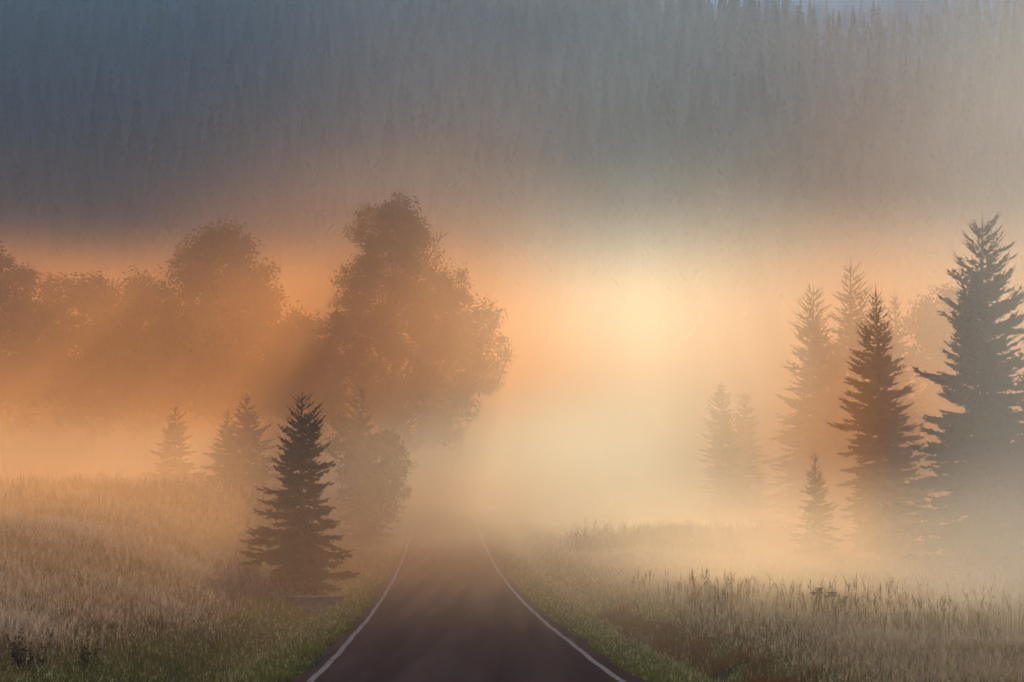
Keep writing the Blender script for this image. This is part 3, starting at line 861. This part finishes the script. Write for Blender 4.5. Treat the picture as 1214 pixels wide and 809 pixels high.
# fallen log on the right meadow
p0, p1 = np.array(hit(888, 634)), np.array(hit(938, 644))
p1[1] = p0[1] + 1.2; p1[0] = (938 - 607) / F_PX * p1[1]; p0[2] = gz(p0[0], p0[1]) + 1.15; p1[2] = gz(p1[0], p1[1]) + .75
e = empty('fallen_log', (p0[0], p0[1], gz(p0[0], p0[1])), 'fallen grey log lying over the reeds left of the sapling spruce', 'log')
b = MB(); o = np.array(e.location)
b.tube([p0 - o, (p0 + p1) / 2 - o + [0, 0, .05], p1 - o], [.08, .11, .13], 8); b.build('trunk', M['bark_oak'], e)
b = MB(); m = (p0 * .6 + p1 * .4) - o
b.tube([m, m + [.1, .1, .3], m + [.05, .2, .55]], [.04, .03, .015], 5); m2 = p1 - o
b.build('branch_stub', M['bark_oak'], e); b = MB()
b.tube([m2 + [-.1, 0, 0], m2 + [0, .1, -.5], m2 + [.02, .1, -1.0]], [.05, .05, .04], 5); b.build('branch_stub', M['bark_oak'], e)

# dead twig lying in the lower left grass
x, y, z = hit(232, 764)
e = empty('fallen_branch', (x, y, z + .05), 'dead bent branch lying in the grass at lower left', 'branch')
b = MB(); b.tube([[-.35, 0, .0], [-.1, .05, .16], [.15, .05, .34], [.32, .02, .30]], [.018, .016, .012, .006], 5); b.build('limb', M['stalk'], e)
b = MB()
for p, d in (((.15, .05, .34), (.28, .05, .44)), ((-.1, .05, .16), (.0, 0, .05)), ((.0, .05, .24), (.05, .1, .42))):
    b = MB(); b.tube([p, d], [.008, .003], 4); b.build('twig', M['stalk'], e)

# ------------------------------------------------------------------ air
def box_obj(name, lo, hi, mat, kind, label):
    b = MB(); b.box([(l + h) / 2 for l, h in zip(lo, hi)], [h - l for l, h in zip(lo, hi)])
    return tag(b.build(name, mat), label, kind=kind)

def vol_nodes(name, color, g):
    m, nt, out = material(name)
    v = nt.nodes.new('ShaderNodeVolumePrincipled')
    v.inputs['Color'].default_value = (*color, 1); v.inputs['Anisotropy'].default_value = g
    nt.links.new(v.outputs[0], out.inputs['Volume'])
    return m, nt, v

HAZE_D, HAZE_C = .00062, (.44, .68, 1.0)
m, nt, v = vol_nodes('morning haze', HAZE_C, 0.0); v.inputs['Density'].default_value = HAZE_D
box_obj('haze', (-720, -70, -8), (720, 1270, 262), m, 'stuff', 'thin even morning haze over the whole valley')

class N:
    """tiny node algebra"""
    def __init__(s, nt): s.nt = nt
    def m(s, op, a, b=None, clamp=False):
        n = s.nt.nodes.new('ShaderNodeMath'); n.operation = op; n.use_clamp = clamp
        for i, q in enumerate((a, b)):
            if q is None: continue
            if isinstance(q, (int, float)): n.inputs[i].default_value = q
            else: s.nt.links.new(q, n.inputs[i])
        return n.outputs[0]
    def ss(s, x, a, b, lo=0.0, hi=1.0):
        n = s.nt.nodes.new('ShaderNodeMapRange'); n.interpolation_type = 'SMOOTHSTEP'
        n.inputs['From Min'].default_value = a; n.inputs['From Max'].default_value = b
        n.inputs['To Min'].default_value = lo; n.inputs['To Max'].default_value = hi
        s.nt.links.new(x, n.inputs['Value']); return n.outputs[0]

def mist(name, label, lo, hi, lobes, fn, step):
    """a mist object: one or more scattering lobes (colour, anisotropy) with densities from fn(A, X, Y, Z, noise)"""
    m, nt, out = material(name.replace('_', ' '))
    A = N(nt)
    pos = nt.nodes.new('ShaderNodeNewGeometry').outputs['Position']
    sep = nt.nodes.new('ShaderNodeSeparateXYZ'); nt.links.new(pos, sep.inputs[0])
    def nz(sx, sy, sz, det=2):
        mp = nt.nodes.new('ShaderNodeMapping'); mp.inputs['Scale'].default_value = (sx, sy, sz); nt.links.new(pos, mp.inputs[0])
        return A.m('SUBTRACT', noise(nt, 1.0, det, mp.outputs[0]).outputs['Fac'], .5)
    dens = fn(A, *sep.outputs, nz)
    cur = None
    for (c, g), d in zip(lobes, dens):
        v = nt.nodes.new('ShaderNodeVolumePrincipled')
        v.inputs['Color'].default_value = (*c, 1); v.inputs['Anisotropy'].default_value = g
        nt.links.new(d, v.inputs['Density'])
        if cur is None: cur = v.outputs[0]
        else:
            ad = nt.nodes.new('ShaderNodeAddShader'); nt.links.new(cur, ad.inputs[0]); nt.links.new(v.outputs[0], ad.inputs[1]); cur = ad.outputs[0]
    nt.links.new(cur, out.inputs['Volume'])
    m.cycles.volume_step_rate = step
    return box_obj(name, lo, hi, m, 'stuff', label)

def mul(A, *q):
    r = q[0]
    for k in q[1:]: r = A.m('MULTIPLY', r, k)
    return r
def gauss(A, x, c, w):
    t = A.m('DIVIDE', A.m('SUBTRACT', x, c), w)
    return A.m('EXPONENT', A.m('MULTIPLY', A.m('MULTIPLY', t, t), -1.0))

def valley(A, X, Y, Z, nz):
    n = nz(.014, .014, .045, 2)
    Zn = A.m('ADD', Z, A.m('MULTIPLY', n, 20.0))
    along = mul(A, A.ss(Y, 84, 138), A.ss(Y, 290, 380, 1, 0))
    Zt = A.m('SUBTRACT', Zn, A.m('MULTIPLY', A.m('SUBTRACT', Y, 130.0), .10))
    top = A.m('ADD', A.m('ADD', A.ss(Zt, 0, 24, .93, 0), A.ss(Zt, 6, 40, .07, 0)), A.m('MULTIPLY', A.ss(Z, 18, 76, .09, 0), A.ss(X, -45, 15, .10, .7)))
    dx = A.m('SUBTRACT', X, A.m('MULTIPLY', Y, .050))
    mid = A.m('MULTIPLY', gauss(A, dx, 0.0, 17.0), A.ss(dx, -27, 6))
    wisps = A.ss(nz(.035, .02, .11, 1), -.2, .2, .55, 1.45)
    side = A.ss(X, 10, 34)
    amber = mul(A, along, top, wisps, A.ss(X, 10, 34, 1, .55), A.m('SUBTRACT', 1.0, A.m('MULTIPLY', mid, .75)), .0135)
    off = A.m('ABSOLUTE', A.m('ADD', X, A.m('MULTIPLY', Y, .0365)))
    Zl = A.m('MULTIPLY', A.m('ADD', A.m('ADD', Z, A.m('MULTIPLY', n, 5.0)), 2.0), A.ss(X, -6, 4, .62, 1.0))
    low = mul(A, A.ss(Y, 12, 100), A.ss(Zl, 0, 5.5, 1, 0), A.ss(off, 4, 13, .16, 1), A.ss(Y, 84, 108, 1, .12), A.ss(X, -6, 2, .8, 1), A.ss(X, 7, 18, 1, .28), .044)
    right = A.ss(X, -5, 5)
    low_r = A.m('MULTIPLY', low, right); low_l = A.m('SUBTRACT', low, low_r)
    floor = mul(A, A.ss(Y, 108, 135), A.ss(Y, 150, 200, 1, 0), A.ss(A.m('ADD', Z, A.m('MULTIPLY', n, 5.0)), 1.5, 7, 1, 0), A.ss(X, -10, 2, 1, 0), .02)
    basin = mul(A, A.ss(Y, 92, 138), A.ss(Y, 175, 225, 1, 0), gauss(A, X, 3.0, 8.5), A.ss(A.m('ADD', Z, A.m('MULTIPLY', n, 6.0)), 2, 10, 1, 0), .013)
    glow = mul(A, along, A.m('MAXIMUM', mid, A.m('MULTIPLY', side, .42)), A.ss(Zt, 4, 28, 1, 0), .0068)  # pale lobe massed mid-valley, so the bright glow is built into the mist
    upper = mul(A, A.ss(Z, 22, 118, 1, 0), A.ss(X, -50, 30), A.ss(Y, 110, 200), A.ss(Y, 320, 390, 1, 0), wisps, .00040)
    veil = mul(A, gauss(A, A.m('SUBTRACT', X, A.m('MULTIPLY', Y, .182)), 0.0, 4.5), A.ss(Y, 80, 98), A.ss(Y, 108, 122, 1, 0), A.ss(Zl, 0, 19, 1, .1), .014)
    amber = A.m('ADD', amber, veil)
    return A.m('ADD', amber, A.m('ADD', A.m('MULTIPLY', low_l, .78), A.m('MULTIPLY', low_r, .32))), A.m('ADD', A.m('ADD', A.m('ADD', glow, upper), basin), A.m('ADD', floor, A.m('ADD', A.m('MULTIPLY', low_l, .22), A.m('MULTIPLY', low_r, .52))))
mist('valley_mist', 'bank of low mist, its warm glow put into the colour, over the valley floor', (-190, 18, -6), (190, 392, 122),
     [((1.0, .40, .09), .47), ((1.0, .97, .84), .58)], valley, .6)  # amber lobe puts warm sunlight into the mist's own colour

def corner(A, X, Y, Z, nz):
    n = nz(.06, .06, .2)
    dx = A.m('SUBTRACT', X, A.m('MULTIPLY', Y, .225))
    d = mul(A, A.ss(dx, -4, 4), A.ss(Y, 28, 58), A.ss(Y, 78, 92, 1, 0), A.ss(A.m('ADD', Z, A.m('MULTIPLY', n, 3.0)), -2.5, 4.5, 1, .46), A.ss(Z, 13, 28, 1, 0))
    return (mul(A, d, .019),)
mist('ground_mist', 'pale lilac patch of ground mist on the right meadow before the spruces', (-2, 26, -5), (48, 94, 29),
     [((1.0, .93, .90), .35)], corner, .9)

m, nt, v = vol_nodes('slope mist', (.46, .78, 1.0), 0.0)  # bluish scattering colour carries the cool light of the upper slope
A = N(nt)
pos = nt.nodes.new('ShaderNodeNewGeometry').outputs['Position']
sep = nt.nodes.new('ShaderNodeSeparateXYZ'); nt.links.new(pos, sep.inputs[0])
X, Y, Z = sep.outputs
mp = nt.nodes.new('ShaderNodeMapping'); mp.inputs['Scale'].default_value = (.008, .008, .012); nt.links.new(pos, mp.inputs[0])
nz = noise(nt, 1.0, 2, mp.outputs[0]).outputs['Fac']
depth = A.m('SUBTRACT', Z, A.m('MULTIPLY', A.m('SUBTRACT', Y, 305.0), .372))
body = mul(A, A.ss(depth, 15, 39, 1, 0), A.ss(X, -90, 50, .02, .03), A.ss(Y, 400, 500), A.ss(Y, 820, 880, 1, 0), A.ss(nz, .3, .7, .6, 1), .028)
crest = mul(A, A.ss(depth, -8, 54, 1, 0), A.ss(X, 40, 120), A.ss(Y, 745, 800), A.ss(Y, 850, 890, 1, 0), A.ss(nz, .35, .65, .5, 1), .040)
dens = A.m('ADD', body, crest)
nt.links.new(dens, v.inputs['Density'])
m.cycles.volume_step_rate = .9
box_obj('slope_mist', (-330, 396, 20), (330, 892, 258), m, 'stuff', 'mist tinted with cool skylight hanging on the wooded slope at the upper right')

# ------------------------------------------------------------------ light, sky, camera
SUN_EL, SUN_AZ = math.radians(19.5), math.radians(3.5)      # azimuth to the right of the view direction (+Y)
sd = Vector((math.sin(SUN_AZ) * math.cos(SUN_EL), math.cos(SUN_AZ) * math.cos(SUN_EL), math.sin(SUN_EL)))
L = bpy.data.lights.new('sun', 'SUN'); L.energy = 5.0; L.color = (1.0, .85, .55); L.angle = math.radians(.5)
lo = bpy.data.objects.new('sun', L); COL.objects.link(lo); lo.rotation_euler = sd.to_track_quat('Z', 'Y').to_euler()
lo.location = sd * 400

w = bpy.data.worlds.new('World'); scene.world = w; w.use_nodes = True
nt = w.node_tree; nt.nodes.clear()
sky = nt.nodes.new('ShaderNodeTexSky'); sky.sky_type = 'NISHITA'; sky.sun_disc = False
sky.sun_elevation = SUN_EL; sky.sun_rotation = SUN_AZ
sky.ozone_density = 9.0; sky.dust_density = .05
bg = nt.nodes.new('ShaderNodeBackground'); bg.inputs['Strength'].default_value = .078
ow = nt.nodes.new('ShaderNodeOutputWorld')
nt.links.new(sky.outputs[0], bg.inputs[0]); nt.links.new(bg.outputs[0], ow.inputs[0])

cam = bpy.data.cameras.new('camera'); cam.sensor_width = 36; cam.lens = 36 * F_PX / 1214; cam.clip_start = .1; cam.clip_end = 3000
co = bpy.data.objects.new('camera', cam); COL.objects.link(co)
co.location = (0, 0, EYE); co.rotation_euler = (PI / 2 + PITCH, 0, 0)
scene.camera = co

vs = scene.view_settings
vs.view_transform = 'Standard'; vs.look = 'None'; vs.gamma = 1; vs.use_curve_mapping = False; vs.exposure = 0.37
c = scene.cycles
c.use_adaptive_sampling = True; c.adaptive_threshold = .07; c.time_limit = 620; c.adaptive_min_samples = 16
c.use_denoising = True; c.denoiser = 'OPENIMAGEDENOISE'
c.max_bounces = 5; c.diffuse_bounces = 2; c.transmission_bounces = 3; c.glossy_bounces = 1; c.transparent_max_bounces = 6
c.volume_bounces = 1; c.volume_max_steps = 256
c.sample_clamp_indirect = 4
